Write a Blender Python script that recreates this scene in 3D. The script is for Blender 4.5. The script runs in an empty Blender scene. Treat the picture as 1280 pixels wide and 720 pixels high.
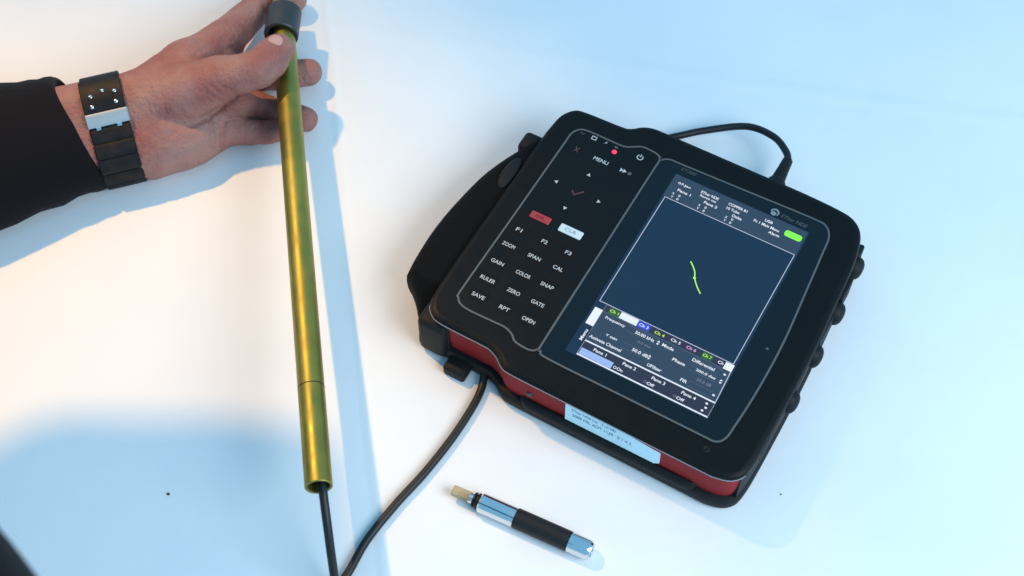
import bpy, bmesh, math, random
import numpy as np
from mathutils import Vector, Matrix

random.seed(4)
MM = 0.001
scene = bpy.context.scene
col = scene.collection

# ------------------------------------------------------------------ camera
F_PX, DEP, CAM_H = 1850.0, math.radians(58.0), 748.0
cam_d = bpy.data.cameras.new('camera')
cam = bpy.data.objects.new('camera', cam_d)
col.objects.link(cam)
cam.location = (0, 0, CAM_H * MM)
cam.rotation_euler = (math.radians(90) - DEP, 0, 0)
cam_d.sensor_width = 36.0
cam_d.lens = 36.0 * F_PX / 1280.0
cam_d.clip_start = 0.01
cam_d.clip_end = 50.0
scene.camera = cam
cam_d.dof.use_dof = True
cam_d.dof.focus_distance = 0.85
cam_d.dof.aperture_fstop = 11.0

# ------------------------------------------------------------------ light
world = bpy.data.worlds.new('World')
scene.world = world
world.use_nodes = True
bg = world.node_tree.nodes['Background']
bg.inputs[0].default_value = (0.24, 0.64, 1.0, 1)
bg.inputs[1].default_value = 0.86

def aim(o, target):
    d = Vector(target) - o.location
    o.rotation_euler = d.to_track_quat('-Z', 'Y').to_euler()

# warm lamp standing behind the operator, upper left
kd = bpy.data.lights.new('warm_lamp', 'SPOT')
kd.energy = 86
kd.color = (1.0, 0.53, 0.12)
kd.shadow_soft_size = 0.028
kd.spot_size = math.radians(32)
kd.spot_blend = 1.0
key = bpy.data.objects.new('warm_lamp', kd)
col.objects.link(key)
key.location = (-0.755, 1.065, 1.26)
aim(key, (-0.28, 0.43, 0))
# cool window, right and in front
wd = bpy.data.lights.new('window_light', 'AREA')
wd.shape = 'RECTANGLE'
wd.size = 0.8
wd.size_y = 0.6
wd.energy = 13.5
wd.color = (0.80, 0.88, 0.97)
win = bpy.data.objects.new('window_light', wd)
col.objects.link(win)
win.location = (0.72, -0.12, 0.80)
aim(win, (0.12, 0.42, 0))

vs = scene.view_settings
vs.view_transform = 'Standard'
vs.look = 'None'
vs.exposure = 0.0
vs.gamma = 1.0
vs.use_curve_mapping = False
scene.render.engine = 'CYCLES'

# ------------------------------------------------------------------ helpers
_fw = np.array([0, math.cos(DEP), -math.sin(DEP)])
_up = np.array([0, math.sin(DEP), math.cos(DEP)])

def at(px, py, z):
    """point of the place (mm) seen at a photo position, at height z above the table"""
    d = _fw + np.array([1.0, 0, 0]) * (px - 640) / F_PX - _up * (py - 360) / F_PX
    t = (z - CAM_H) / d[2]
    return np.array([0, 0, CAM_H]) + t * d

def tag(o, label=None, cat=None, group=None, kind=None):
    if label: o['label'] = label
    if cat: o['category'] = cat
    if group: o['group'] = group
    if kind: o['kind'] = kind
    return o

def empty(name, loc, rz=0.0):
    o = bpy.data.objects.new(name, None)
    o.empty_display_size = 0.01
    col.objects.link(o)
    o.location = [c * MM for c in loc]
    o.rotation_euler = (0, 0, rz)
    return o

def mesh_obj(name, verts, faces, m, parent=None, smooth=False, sharp=None):
    me = bpy.data.meshes.new(name)
    me.from_pydata([tuple(float(c) * MM for c in v) for v in verts], [], [tuple(int(i) for i in f) for f in faces])
    me.update()
    bm = bmesh.new(); bm.from_mesh(me)
    bmesh.ops.recalc_face_normals(bm, faces=bm.faces)
    bm.to_mesh(me); bm.free()
    if smooth:
        me.polygons.foreach_set('use_smooth', [True] * len(me.polygons))
        if sharp is not None:
            me.set_sharp_from_angle(angle=math.radians(sharp))
    me.materials.append(m)
    o = bpy.data.objects.new(name, me)
    col.objects.link(o)
    if parent is not None:
        o.parent = parent
    return o

def loft(rings, closed=True, cap=True):
    """rings: list of equal-length point lists"""
    n = len(rings[0]); V = []; Fc = []
    for r in rings: V += [tuple(p) for p in r]
    for i in range(len(rings) - 1):
        for j in range(n if closed else n - 1):
            a = i * n + j; b = i * n + (j + 1) % n
            Fc.append((a, b, b + n, a + n))
    if cap:
        Fc.append(tuple(range(n - 1, -1, -1)))
        Fc.append(tuple(range((len(rings) - 1) * n, len(rings) * n)))
    return V, Fc

def frame(d):
    d = Vector(d).normalized()
    u = d.cross(Vector((0, 0, 1)))
    if u.length < 1e-3: u = d.cross(Vector((0, 1, 0)))
    u.normalize()
    v = u.cross(d).normalized()
    return d, u, v

def lathe(a, b, prof, n=40, flat=None):
    """profile [(t along a->b in mm, radius)] round the axis a->b"""
    a = Vector(a); b = Vector(b)
    d, u, v = frame(b - a)
    rings = []
    for t, r in prof:
        c = a + d * t
        rings.append([c + u * (r * math.cos(k * 2 * math.pi / n)) + v * (r * math.sin(k * 2 * math.pi / n)) for k in range(n)])
    return rings

def catmull(P, sub=8):
    P = [np.array(p, float) for p in P]
    out = []
    for i in range(len(P) - 1):
        p0 = P[max(i - 1, 0)]; p1 = P[i]; p2 = P[i + 1]; p3 = P[min(i + 2, len(P) - 1)]
        for s in range(sub):
            t = s / sub
            out.append(0.5 * ((2 * p1) + (-p0 + p2) * t + (2 * p0 - 5 * p1 + 4 * p2 - p3) * t * t + (-p0 + 3 * p1 - 3 * p2 + p3) * t ** 3))
    out.append(P[-1])
    return out

def tube_mesh(path, rad, n=14, cap=True):
    path = [Vector(p) for p in path]
    rings = []
    d0 = (path[1] - path[0]).normalized()
    _, u, v = frame(d0)
    for i, p in enumerate(path):
        d = (path[min(i + 1, len(path) - 1)] - path[max(i - 1, 0)]).normalized()
        u = (u - d * u.dot(d)).normalized()
        v = d.cross(u)
        r = rad(i / (len(path) - 1)) if callable(rad) else rad
        rings.append([p + u * (r * math.cos(k * 2 * math.pi / n)) + v * (r * math.sin(k * 2 * math.pi / n)) for k in range(n)])
    return loft(rings, cap=cap)

def rbox(x0, x1, y0, y1, z0, z1, r=1.0, seg=2):
    """box with rounded edges -> verts, faces"""
    bm = bmesh.new()
    bmesh.ops.create_cube(bm, size=1.0)
    for v in bm.verts:
        v.co = Vector(((x0 + x1) / 2 + v.co.x * (x1 - x0), (y0 + y1) / 2 + v.co.y * (y1 - y0), (z0 + z1) / 2 + v.co.z * (z1 - z0)))
    if r > 0:
        bmesh.ops.bevel(bm, geom=bm.edges[:], offset=r, segments=seg, affect='EDGES', profile=0.5)
    bm.verts.index_update()
    V = [tuple(v.co) for v in bm.verts]; Fc = [tuple(v.index for v in f.verts) for f in bm.faces]
    bm.free()
    return V, Fc

# ------------------------------------------------------------------ materials
def mat(name, base=(0.5, 0.5, 0.5), rough=0.5, metal=0.0, spec=0.5, emit=None, estr=1.0, noise=None, bump=None, sheen=0.0, sss=0.0, rnoise=None, coat=0.0):
    m = bpy.data.materials.new(name); m.use_nodes = True
    nt = m.node_tree; p = nt.nodes['Principled BSDF']
    p.inputs['Base Color'].default_value = (*base, 1)
    p.inputs['Roughness'].default_value = rough
    p.inputs['Metallic'].default_value = metal
    p.inputs['Specular IOR Level'].default_value = spec
    p.inputs['Sheen Weight'].default_value = sheen
    p.inputs['Coat Weight'].default_value = coat
    if emit:
        p.inputs['Emission Color'].default_value = (*emit, 1)
        p.inputs['Emission Strength'].default_value = estr
    if sss:
        p.inputs['Subsurface Weight'].default_value = sss
        p.inputs['Subsurface Radius'].default_value = (1.0, 0.35, 0.2)
        p.inputs['Subsurface Scale'].default_value = 0.003
    tc = nt.nodes.new('ShaderNodeTexCoord')
    if noise:      # (scale, other colour, low, high)
        n = nt.nodes.new('ShaderNodeTexNoise'); n.inputs['Scale'].default_value = noise[0]
        n.inputs['Detail'].default_value = 6
        r = nt.nodes.new('ShaderNodeValToRGB')
        r.color_ramp.elements[0].position = noise[2]; r.color_ramp.elements[1].position = noise[3]
        r.color_ramp.elements[0].color = (*base, 1); r.color_ramp.elements[1].color = (*noise[1], 1)
        nt.links.new(tc.outputs['Object'], n.inputs['Vector'])
        nt.links.new(n.outputs['Fac'], r.inputs['Fac'])
        nt.links.new(r.outputs['Color'], p.inputs['Base Color'])
    if rnoise:     # (scale, low rough, high rough)
        n = nt.nodes.new('ShaderNodeTexNoise'); n.inputs['Scale'].default_value = rnoise[0]; n.inputs['Detail'].default_value = 5
        mr = nt.nodes.new('ShaderNodeMapRange')
        mr.inputs['From Min'].default_value = 0.3; mr.inputs['From Max'].default_value = 0.7
        mr.inputs['To Min'].default_value = rnoise[1]; mr.inputs['To Max'].default_value = rnoise[2]
        nt.links.new(tc.outputs['Object'], n.inputs['Vector'])
        nt.links.new(n.outputs['Fac'], mr.inputs['Value']); nt.links.new(mr.outputs['Result'], p.inputs['Roughness'])
    if bump:       # list of (scale, strength, distance)
        prev = None
        for sc, st, ds in bump:
            n = nt.nodes.new('ShaderNodeTexNoise'); n.inputs['Scale'].default_value = sc; n.inputs['Detail'].default_value = 4
            b = nt.nodes.new('ShaderNodeBump'); b.inputs['Strength'].default_value = st; b.inputs['Distance'].default_value = ds
            nt.links.new(tc.outputs['Object'], n.inputs['Vector']); nt.links.new(n.outputs['Fac'], b.inputs['Height'])
            if prev: nt.links.new(prev.outputs['Normal'], b.inputs['Normal'])
            prev = b
        nt.links.new(prev.outputs['Normal'], p.inputs['Normal'])
    return m

M = {}
M['paper'] = mat('white_paper', (0.80, 0.80, 0.79), 0.75, spec=0.25, noise=(9, (0.74, 0.75, 0.76), 0.35, 0.75), bump=[(14, 0.25, 0.004), (300, 0.12, 0.0004)])
M['plate'] = mat('black_plastic', (0.0048, 0.0054, 0.0056), 0.45, spec=0.15, rnoise=(60, 0.36, 0.52), bump=[(900, 0.06, 0.0002)])
M['rubber'] = mat('black_rubber', (0.006, 0.0065, 0.007), 0.6, spec=0.25, noise=(50, (0.010, 0.010, 0.010), 0.4, 0.8), bump=[(700, 0.1, 0.0003)])
M['red'] = mat('dark_red_plastic', (0.29, 0.018, 0.020), 0.6, spec=0.12, noise=(35, (0.23, 0.014, 0.015), 0.4, 0.7), bump=[(800, 0.08, 0.0002)])
M['glint_print'] = mat('grey_glint_and_print', (0.22, 0.24, 0.26), 0.4)  # grey for the painted bevel glint, the emblem print and a speck
M['trim'] = mat('grey_print_line', (0.095, 0.098, 0.095), 0.45)
M['membrane'] = mat('black_membrane', (0.0042, 0.0050, 0.0050), 0.4, spec=0.2, rnoise=(45, 0.32, 0.46))
M['keypad'] = mat('matt_black_key', (0.0045, 0.0052, 0.0052), 0.62, spec=0.15)
M['glass'] = mat('dark_screen_glass', (0.004, 0.007, 0.011), 0.16, spec=0.32, rnoise=(30, 0.12, 0.24))
M['lcd'] = mat('lit_lcd', (0.004, 0.006, 0.01), 0.25, spec=0.3, emit=(0.007, 0.026, 0.060), estr=1.0)
M['bar'] = mat('lit_lcd_bar', (0.004, 0.006, 0.01), 0.25, emit=(0.028, 0.050, 0.085), estr=1.0)
M['pane'] = mat('lit_lcd_pane', (0.004, 0.006, 0.01), 0.25, emit=(0.022, 0.022, 0.045), estr=1.0)
def lit(name, c, s=1.0): return mat(name, (0.02, 0.02, 0.02), 0.3, emit=c, estr=s)
M['wtext'] = lit('lit_white', (0.80, 0.88, 1.0), 1.0)
M['dim'] = lit('lit_dim', (0.20, 0.22, 0.32), 0.8)
M['line'] = lit('lit_line', (0.55, 0.62, 0.80), 0.9)
M['fline'] = lit('lit_faint_line', (0.10, 0.15, 0.24), 0.8)
M['lgreen'] = lit('lit_green', (0.22, 0.95, 0.06), 1.0)
M['lyell'] = lit('lit_yellow', (0.55, 0.95, 0.05), 1.0)
M['lblue'] = lit('lit_blue', (0.02, 0.05, 0.80), 1.0)
M['lpink'] = lit('lit_pink', (0.80, 0.35, 0.85), 1.0)
M['ldkg'] = lit('lit_dark_green', (0.01, 0.09, 0.01), 1.0)
M['lsky'] = lit('lit_pale_blue', (0.34, 0.52, 0.95), 0.9)
M['trace'] = lit('lit_trace', (0.40, 0.95, 0.10), 1.1)
M['led'] = lit('lit_led', (1.0, 0.03, 0.10), 1.6)
M['legend'] = mat('white_print', (0.50, 0.50, 0.48), 0.5)
M['legdim'] = mat('grey_print', (0.09, 0.09, 0.085), 0.5)
M['legred'] = mat('dull_red_print', (0.10, 0.035, 0.035), 0.5)
M['keyred'] = mat('red_key', (0.36, 0.035, 0.04), 0.45)
M['keywhite'] = mat('white_key', (0.62, 0.68, 0.68), 0.45)
M['keytext'] = mat('blue_grey_print', (0.22, 0.33, 0.38), 0.5)
M['redtext'] = mat('dark_red_print', (0.20, 0.012, 0.02), 0.5)
M['sticker'] = mat('pale_blue_sticker', (0.60, 0.88, 0.97), 0.55, noise=(60, (0.54, 0.82, 0.92), 0.4, 0.7))  # pale blue base colour, slightly mottled
M['ink'] = mat('grey_blue_ink', (0.10, 0.17, 0.22), 0.6)
M['steel'] = mat('screw_steel', (0.35, 0.33, 0.30), 0.35, metal=1.0)
M['strap'] = mat('black_webbing', (0.0035, 0.0035, 0.0035), 0.85, spec=0.12, sheen=0.02, bump=[(1500, 0.35, 0.0004), (55, 0.6, 0.004)])
M['cable'] = mat('black_cable', (0.008, 0.008, 0.009), 0.45, spec=0.4, bump=[(400, 0.05, 0.0003)])
M['brass'] = mat('worn_brass', (0.36, 0.315, 0.07), 0.42, metal=0.92, spec=0.3, noise=(38, (0.29, 0.24, 0.055), 0.42, 0.72), rnoise=(90, 0.36, 0.54), bump=[(120, 0.12, 0.0006), (900, 0.08, 0.0002)])
M['bore'] = mat('dark_bore', (0.03, 0.022, 0.012), 0.6, metal=0.6)
M['collar'] = mat('dark_grey_plastic', (0.030, 0.035, 0.038), 0.45, noise=(80, (0.022, 0.026, 0.028), 0.4, 0.7))
M['chrome'] = mat('polished_steel', (0.72, 0.72, 0.72), 0.16, metal=1.0, rnoise=(150, 0.12, 0.24))
M['satin'] = mat('satin_steel', (0.50, 0.51, 0.51), 0.36, metal=0.7)
M['grip'] = mat('black_grip', (0.008, 0.008, 0.009), 0.5, spec=0.35, bump=[(900, 0.1, 0.0002)])
M['tip'] = mat('beige_probe_tip', (0.42, 0.33, 0.19), 0.45, noise=(200, (0.25, 0.19, 0.10), 0.4, 0.65))
M['knit'] = mat('black_knit', (0.0055, 0.0045, 0.0055), 0.9, spec=0.15, sheen=0.04, bump=[(900, 0.4, 0.0006), (45, 0.3, 0.004)])
M['watchband'] = mat('black_watch_leather', (0.007, 0.0065, 0.0065), 0.55, spec=0.22, noise=(150, (0.018, 0.013, 0.011), 0.45, 0.7), bump=[(600, 0.2, 0.0003)])
M['nail'] = mat('thumb_nail', (0.52, 0.29, 0.235), 0.28, spec=0.5, coat=0.2)
M['crumb'] = mat('black_crumb', (0.01, 0.01, 0.01), 0.7)
skin = mat('skin', (0.35, 0.18, 0.145), 0.52, spec=0.3, noise=(34, (0.28, 0.09, 0.075), 0.36, 0.66), bump=[(140, 0.4, 0.002), (420, 0.8, 0.0016), (1300, 0.6, 0.0006)], sss=0.15)
M['skin'] = skin

# ------------------------------------------------------------------ table
def add_creases(m, lines):
    nt = m.node_tree; p = nt.nodes['Principled BSDF']
    prev = p.inputs['Normal'].links[0].from_node
    tc = nt.nodes.new('ShaderNodeTexCoord')
    for (x0, y0), (x1, y1), w, st in lines:
        d = Vector((x1 - x0, y1 - y0)).normalized(); nx, ny = -d.y, d.x
        dt = nt.nodes.new('ShaderNodeVectorMath'); dt.operation = 'DOT_PRODUCT'
        dt.inputs[1].default_value = (nx, ny, 0)
        nz = nt.nodes.new('ShaderNodeTexNoise'); nz.inputs['Scale'].default_value = 7.0
        sub = nt.nodes.new('ShaderNodeMath'); sub.operation = 'SUBTRACT'; sub.inputs[1].default_value = (nx * x0 + ny * y0) * MM
        wob = nt.nodes.new('ShaderNodeMath'); wob.operation = 'MULTIPLY_ADD'; wob.inputs[1].default_value = 0.004; 
        ab = nt.nodes.new('ShaderNodeMath'); ab.operation = 'ABSOLUTE'
        mr = nt.nodes.new('ShaderNodeMapRange'); mr.interpolation_type = 'SMOOTHSTEP'
        mr.inputs['From Min'].default_value = 0; mr.inputs['From Max'].default_value = w * MM
        mr.inputs['To Min'].default_value = 1; mr.inputs['To Max'].default_value = 0
        b = nt.nodes.new('ShaderNodeBump'); b.inputs['Strength'].default_value = st; b.inputs['Distance'].default_value = 0.0012
        L_ = nt.links
        L_.new(tc.outputs['Object'], dt.inputs[0]); L_.new(tc.outputs['Object'], nz.inputs['Vector'])
        L_.new(dt.outputs['Value'], sub.inputs[0]); L_.new(nz.outputs['Fac'], wob.inputs[0]); L_.new(sub.outputs[0], wob.inputs[2])
        L_.new(wob.outputs[0], ab.inputs[0]); L_.new(ab.outputs[0], mr.inputs['Value']); L_.new(mr.outputs['Result'], b.inputs['Height'])
        L_.new(prev.outputs['Normal'], b.inputs['Normal']); prev = b
    nt.links.new(prev.outputs['Normal'], p.inputs['Normal'])
a_, b_ = at(452, 400, 0), at(485, 720, 0)
c_, d_ = at(640, 60, 0), at(1280, 150, 0)
add_creases(M['paper'], [((a_[0], a_[1]), (b_[0], b_[1]), 5.0, 0.28), ((c_[0], c_[1]), (d_[0], d_[1]), 9.0, 0.25)])
V, Fc = rbox(-900, 900, -250, 1250, -24, 0, 3, 2)
table = mesh_obj('table_surface', V, Fc, M['paper'])
tag(table, 'white paper-covered table top under the instrument and hand', 'table', kind='structure')

# ------------------------------------------------------------------ the instrument
YAW = math.radians(-29.6)
ORX, ORY = 89.36, 505.5            # corner of the plot on the table plan
CX, CY = 17.0, -51.0               # middle of the base in panel millimetres
def dev_world(x, y, z):
    return (ORX + x * math.cos(YAW) - y * math.sin(YAW), ORY + x * math.sin(YAW) + y * math.cos(YAW), z)
dev = empty('flaw_detector', dev_world(CX, CY, 0), YAW)
tag(dev, 'black and red handheld test instrument with keypad, lit screen and side strap', 'instrument')
ZT = 40.0

def dmesh(name, V, Fc, m, parent=dev, smooth=False, sharp=None):
    return mesh_obj(name, [(v[0] - CX, v[1] - CY, v[2]) for v in V], Fc, m, parent, smooth, sharp)

outline_c = [(-84.5, -60), (-84.5, 0), (-84, 14), (-82.5, 25), (-77.4, 32.4), (-69.7, 34.6), (-46, 35.6), (-40.5, 37.2), (-35, 41.6), (-28, 44), (-17, 44.3),
             (30, 44.5), (71, 44.6), (95, 43.4), (104, 40.7), (110, 34.5), (113.5, 24), (115.5, 10), (117, -20), (118.5, -56), (118.5, -100), (117.5, -132),
             (113.6, -142.4), (104, -146.6), (87, -147), (11, -146.6), (-19.6, -146.3), (-27, -145.0), (-32.5, -141.0), (-38.5, -138.4), (-45, -138), (-70, -137.6), (-77.5, -135.3), (-82, -130), (-84, -121), (-84.5, -100)]
OUT = [p for p in catmull(outline_c + [outline_c[0]], 5)][:-1]
OUT = np.array(OUT)

def inset(P, d):
    """move a clockwise outline inwards by d"""
    n = len(P); R = []
    for i in range(n):
        t = P[(i + 1) % n] - P[i - 1]; t = t / np.linalg.norm(t)
        R.append(P[i] + d * np.array([t[1], -t[0]]))
    return np.array(R)

def shell(levels):
    rings = []
    for d, z in levels:
        q = inset(OUT, d)
        rings.append([(a, b, z) for a, b in q])
    return loft(rings)

V, Fc = shell([(2.6, 0.0), (0.8, 0.7), (-0.4, 2.4), (-0.8, 5.0), (-0.7, 9.0), (0.3, 10.6), (2.0, 11.0), (6.0, 11.0)])
dmesh('base_bumper', V, Fc, M['rubber'], smooth=True, sharp=40)
V, Fc = shell([(5.0, 9.0), (3.4, 9.4), (1.6, 22.0), (1.0, 36.4)])
dmesh('housing', V, Fc, M['red'], smooth=True, sharp=40)
V, Fc = shell([(2.0, 36.0), (0.3, 36.1), (0.0, 36.7), (0.2, 37.6), (1.0, 38.8), (2.6, 39.5), (3.6, 39.7)])
from mathutils.geometry import tessellate_polygon
Fc = Fc[:-1]
q = inset(OUT, 3.6); k0 = len(V)
V += [(a, b, 39.7) for a, b in q]
Fc += [tuple(k0 + i for i in t) for t in tessellate_polygon([[Vector((a, b, 0)) for a, b in q]])]
front = dmesh('front_panel', V, Fc, M['plate'], smooth=True, sharp=30)
# grey strip standing in for light reflected by the panel's front bevel
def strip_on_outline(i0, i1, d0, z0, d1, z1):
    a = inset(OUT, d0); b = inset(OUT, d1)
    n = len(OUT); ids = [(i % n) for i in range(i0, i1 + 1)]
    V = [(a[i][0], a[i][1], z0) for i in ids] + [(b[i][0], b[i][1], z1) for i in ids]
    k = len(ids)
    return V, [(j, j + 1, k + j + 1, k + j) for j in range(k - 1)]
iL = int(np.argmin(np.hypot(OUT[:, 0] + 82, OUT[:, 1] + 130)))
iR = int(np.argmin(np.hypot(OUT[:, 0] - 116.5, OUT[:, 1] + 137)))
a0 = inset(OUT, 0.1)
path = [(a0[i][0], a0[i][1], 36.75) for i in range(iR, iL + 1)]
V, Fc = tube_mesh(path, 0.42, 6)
dmesh('edge_glint', V, Fc, M['glint_print'], smooth=True)
# rubber guards over the left, rear and right sides (open to the front)
i_r = int(np.argmin(np.hypot(OUT[:, 0] - 115.5, OUT[:, 1] + 139)))
i_l = int(np.argmin(np.hypot(OUT[:, 0] + 66, OUT[:, 1] + 137.8)))
n = len(OUT)
ids = [i % n for i in range(i_l, n + i_r + 1)]
A = inset(OUT, 0.55); B = inset(OUT, 3.2)
rings = []
for k, i in enumerate(ids):
    rings.append([(A[i][0], A[i][1], 7.0), (A[i][0], A[i][1], 36.1), (B[i][0], B[i][1], 36.1), (B[i][0], B[i][1], 7.0)])
V, Fc = loft(rings)
dmesh('side_guard', V, Fc, M['rubber'], smooth=True, sharp=40)
# folded bail bar along the front
pr = catmull([(-15, -145.4, 10.5), (-11, -147.6, 10.5), (-4, -148.3, 10.5), (40, -148.5, 10.5), (86, -148.3, 10.5), (91, -147.6, 10.5), (94, -145.4, 10.5)], 6)
rings = []
for p in pr:
    rings.append([(p[0], p[1] + 3.2 - 3.2 * abs(math.cos(t)) * (1 if math.cos(t) > 0 else -1), p[2] + 4.4 * math.sin(t)) for t in np.linspace(0, 2 * math.pi, 16, endpoint=False)])
V, Fc = loft(rings)
dmesh('bail_bar', V, Fc, M['rubber'], smooth=True, sharp=45)
V, Fc = lathe((-9, -142.5, 23), (-9, -146.5, 23), [(0, 2.2), (2.6, 2.2), (3.4, 1.9), (3.8, 0.9), (3.8, 0.01)], 16), None
V, Fc = loft(V)
dmesh('housing_screw', V, Fc, M['collar'], smooth=True, sharp=40)
V, Fc = loft(lathe((92.2, -135.4, 38.6), (92.2, -135.4, 41), [(0, 2.0), (1.1, 2.0), (1.5, 1.5), (1.2, 0.8), (0.9, 0.01)], 16))
dmesh('panel_screw', V, Fc, M['rubber'], smooth=True, sharp=40)
# corner foot, lower left
V, Fc = rbox(-65, -51, -147.5, -134, 0, 8.5, 1.8, 3)
dmesh('foot', V, Fc, M['rubber'], smooth=True, sharp=40)
V, Fc = rbox(-86, -66.5, -140.2, -114, 1.5, 33, 4.0, 3)
dmesh('corner_guard', V, Fc, M['rubber'], smooth=True, sharp=40)
# side strap, a padded lobe bowed out from the left side
prof = [(13, 0.5, 34, 8), (6, 5, 36, 6), (-4, 12, 35.5, 5), (-28, 22.5, 35.5, 4), (-57, 27.5, 35.5, 4), (-80, 29, 35.8, 4), (-100, 28, 36, 4), (-111, 26.5, 36, 4), (-114.6, 25.5, 36, 4), (-117.2, 21.5, 34.5, 4), (-122, 15.5, 30, 3), (-130, 8.5, 22, 2.5), (-138, 3.5, 13, 2)]
prof = catmull(prof, 4)
rings = []
for y, b, zt, zb in prof:
    ring = []
    zc, hz = (zt + zb) / 2, (zt - zb) / 2
    for t in np.linspace(-math.pi / 2, math.pi / 2, 15):
        cx = abs(math.cos(t)) ** 0.55; sz = math.copysign(abs(math.sin(t)) ** 0.75, math.sin(t))
        ring.append((-82.5 - b * cx, y - (0 if t > 0 else 0), zc + hz * sz))
    rings.append(ring)
V, Fc = loft(rings)
strap = dmesh('hand_strap', V, Fc, M['strap'], smooth=True, sharp=60)
bm = bmesh.new(); bmesh.ops.create_uvsphere(bm, u_segments=20, v_segments=12, radius=1)
for v in bm.verts: v.co = Vector((-89 + v.co.x * 4.8, -27 + v.co.y * 13, 35.0 + v.co.z * 3.2))
bm.verts.index_update()
V = [tuple(v.co) for v in bm.verts]; Fc = [tuple(v.index for v in f.verts) for f in bm.faces]; bm.free()
dmesh('strap_buckle', V, Fc, M['rubber'], strap, smooth=True)
V, Fc = rbox(-97, -84, -5, 9, 10, 33, 3, 3)
dmesh('strap_anchor', V, Fc, M['rubber'], strap, smooth=True, sharp=40)
# four rubber studs on the right side
for k, (x, y) in enumerate([(114.2, 21.5), (116.6, -12.5), (116.9, -44.5), (117.0, -77.5)]):
    pr = [(0, 7.2), (2.4, 7.0), (4.2, 6.0), (5.4, 4.2), (5.9, 2.0), (6.0, 0.05)]
    V, Fc = loft(lathe((x - 0.3, y, 22), (x + 9, y, 22), pr, 22))
    dmesh('side_stud', V, Fc, M['rubber'], smooth=True, sharp=50)
for y0, y1 in ((24, 33), (-8, 9), (-40, -20), (-73, -52), (-118, -88)):
    xa = 113.8 if y0 > 20 else 116.9
    V, Fc = rbox(xa - 2, xa + 1.3, y0, y1, 14, 31, 1.1, 2)
    dmesh('side_ridge', V, Fc, M['rubber'], smooth=True, sharp=40)

# flat prints on the panel
def poly(name, pts, z, m, parent):
    return dmesh(name, [(x, y, z) for x, y in pts], [tuple(range(len(pts)))], m, parent)

def rrect(x0, x1, y0, y1, r=0.6, seg=4):
    P = []
    for cx, cy, a0 in ((x1 - r, y1 - r, 0), (x0 + r, y1 - r, 90), (x0 + r, y0 + r, 180), (x1 - r, y0 + r, 270)):
        for k in range(seg + 1):
            a = math.radians(a0 + 90 * k / seg); P.append((cx + r * math.cos(a), cy + r * math.sin(a)))
    return P

def ribbon(pts, w, z, closed=False, h=0.0):
    P = [np.array(p, float) for p in pts]; n = len(P); V = []; Fc = []
    for i in range(n):
        a = P[i - 1] if (closed or i > 0) else P[i]; b = P[(i + 1) % n] if (closed or i < n - 1) else P[i]
        t = (b - a) / max(np.linalg.norm(b - a), 1e-6); nn = np.array([-t[1], t[0]]) * w / 2
        V += [(P[i][0] + nn[0], P[i][1] + nn[1], z), (P[i][0] - nn[0], P[i][1] - nn[1], z)]
    for i in range(n if closed else n - 1):
        j = (i + 1) % n; Fc.append((2 * i, 2 * i + 1, 2 * j + 1, 2 * j))
    return V, Fc

key_out = catmull([(-14.3, 16), (-14.3, 22), (-16.5, 25.4), (-22, 26.4), (-27.6, 26.3), (-32, 24.0), (-36, 21.6), (-41, 20.9), (-60, 20.9), (-66.5, 19.4), (-69.6, 14), (-69.8, 4), (-70.3, -60), (-70.8, -112), (-69.6, -119.5), (-63, -123.4), (-45, -123.4), (-37.5, -123.3), (-32, -125.2), (-28.5, -128.2), (-24, -129.2), (-18, -129.2), (-14.8, -126.8), (-14.2, -121), (-14.3, -60), (-14.3, 16)], 5)[:-1]
scr_out = catmull([(-14.3, -60), (-14.3, 18), (-13.4, 23), (-9, 25.9), (0, 26.2), (40, 27.4), (82, 28.6), (91, 27.2), (95.4, 20.5), (96.6, 8), (98.4, -15.5), (101.2, -56), (101.2, -90), (99.6, -116), (98.4, -125), (94.5, -129.3), (86, -129.6), (40, -129.4), (-6, -129.2), (-12.6, -127), (-14.2, -121), (-14.3, -60)], 5)[:-1]
ZP = ZT - 0.05
keypad = poly('keypad', [(p[0], p[1]) for p in key_out], ZP, M['membrane'], dev)
glass = poly('screen_glass', [(p[0], p[1]) for p in scr_out], ZP, M['glass'], dev)
V, Fc = ribbon(key_out, 1.12, ZP + 0.25, True)
dmesh('trim_line', V, Fc, M['trim'])
V, Fc = ribbon(scr_out, 1.12, ZP + 0.33, True)
dmesh('trim_line', V, Fc, M['trim'])

def text(name, s, cx, cy, z, w, h, m, parent, fat=0.012, shear=0.0, rot=0.0, plane=None):
    cu = bpy.data.curves.new(name, 'FONT'); cu.body = s; cu.offset = fat; cu.shear = shear
    to = bpy.data.objects.new(name, cu); col.objects.link(to)
    dg = bpy.context.evaluated_depsgraph_get()
    me = bpy.data.meshes.new_from_object(to.evaluated_get(dg))
    bpy.data.objects.remove(to)
    co = np.array([v.co[:] for v in me.vertices])
    lo, hi = co.min(0), co.max(0)
    sx = w / max(hi[0] - lo[0], 1e-6) if w else None
    sy = h / max(hi[1] - lo[1], 1e-6)
    if sx is None: sx = sy
    cr, sr = math.cos(rot), math.sin(rot)
    for v in me.vertices:
        a = (v.co.x - (lo[0] + hi[0]) / 2) * sx; b = (v.co.y - (lo[1] + hi[1]) / 2) * sy
        a, b = a * cr - b * sr, a * sr + b * cr
        if plane: p = plane(cx + a, cy + b)
        else: p = (cx + a, cy + b, z)
        v.co = ((p[0] - CX) * MM, (p[1] - CY) * MM, p[2] * MM)
    me.name = name
    me.materials.clear(); me.materials.append(m)
    o = bpy.data.objects.new(name, me); col.objects.link(o); o.parent = parent
    return o

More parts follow.
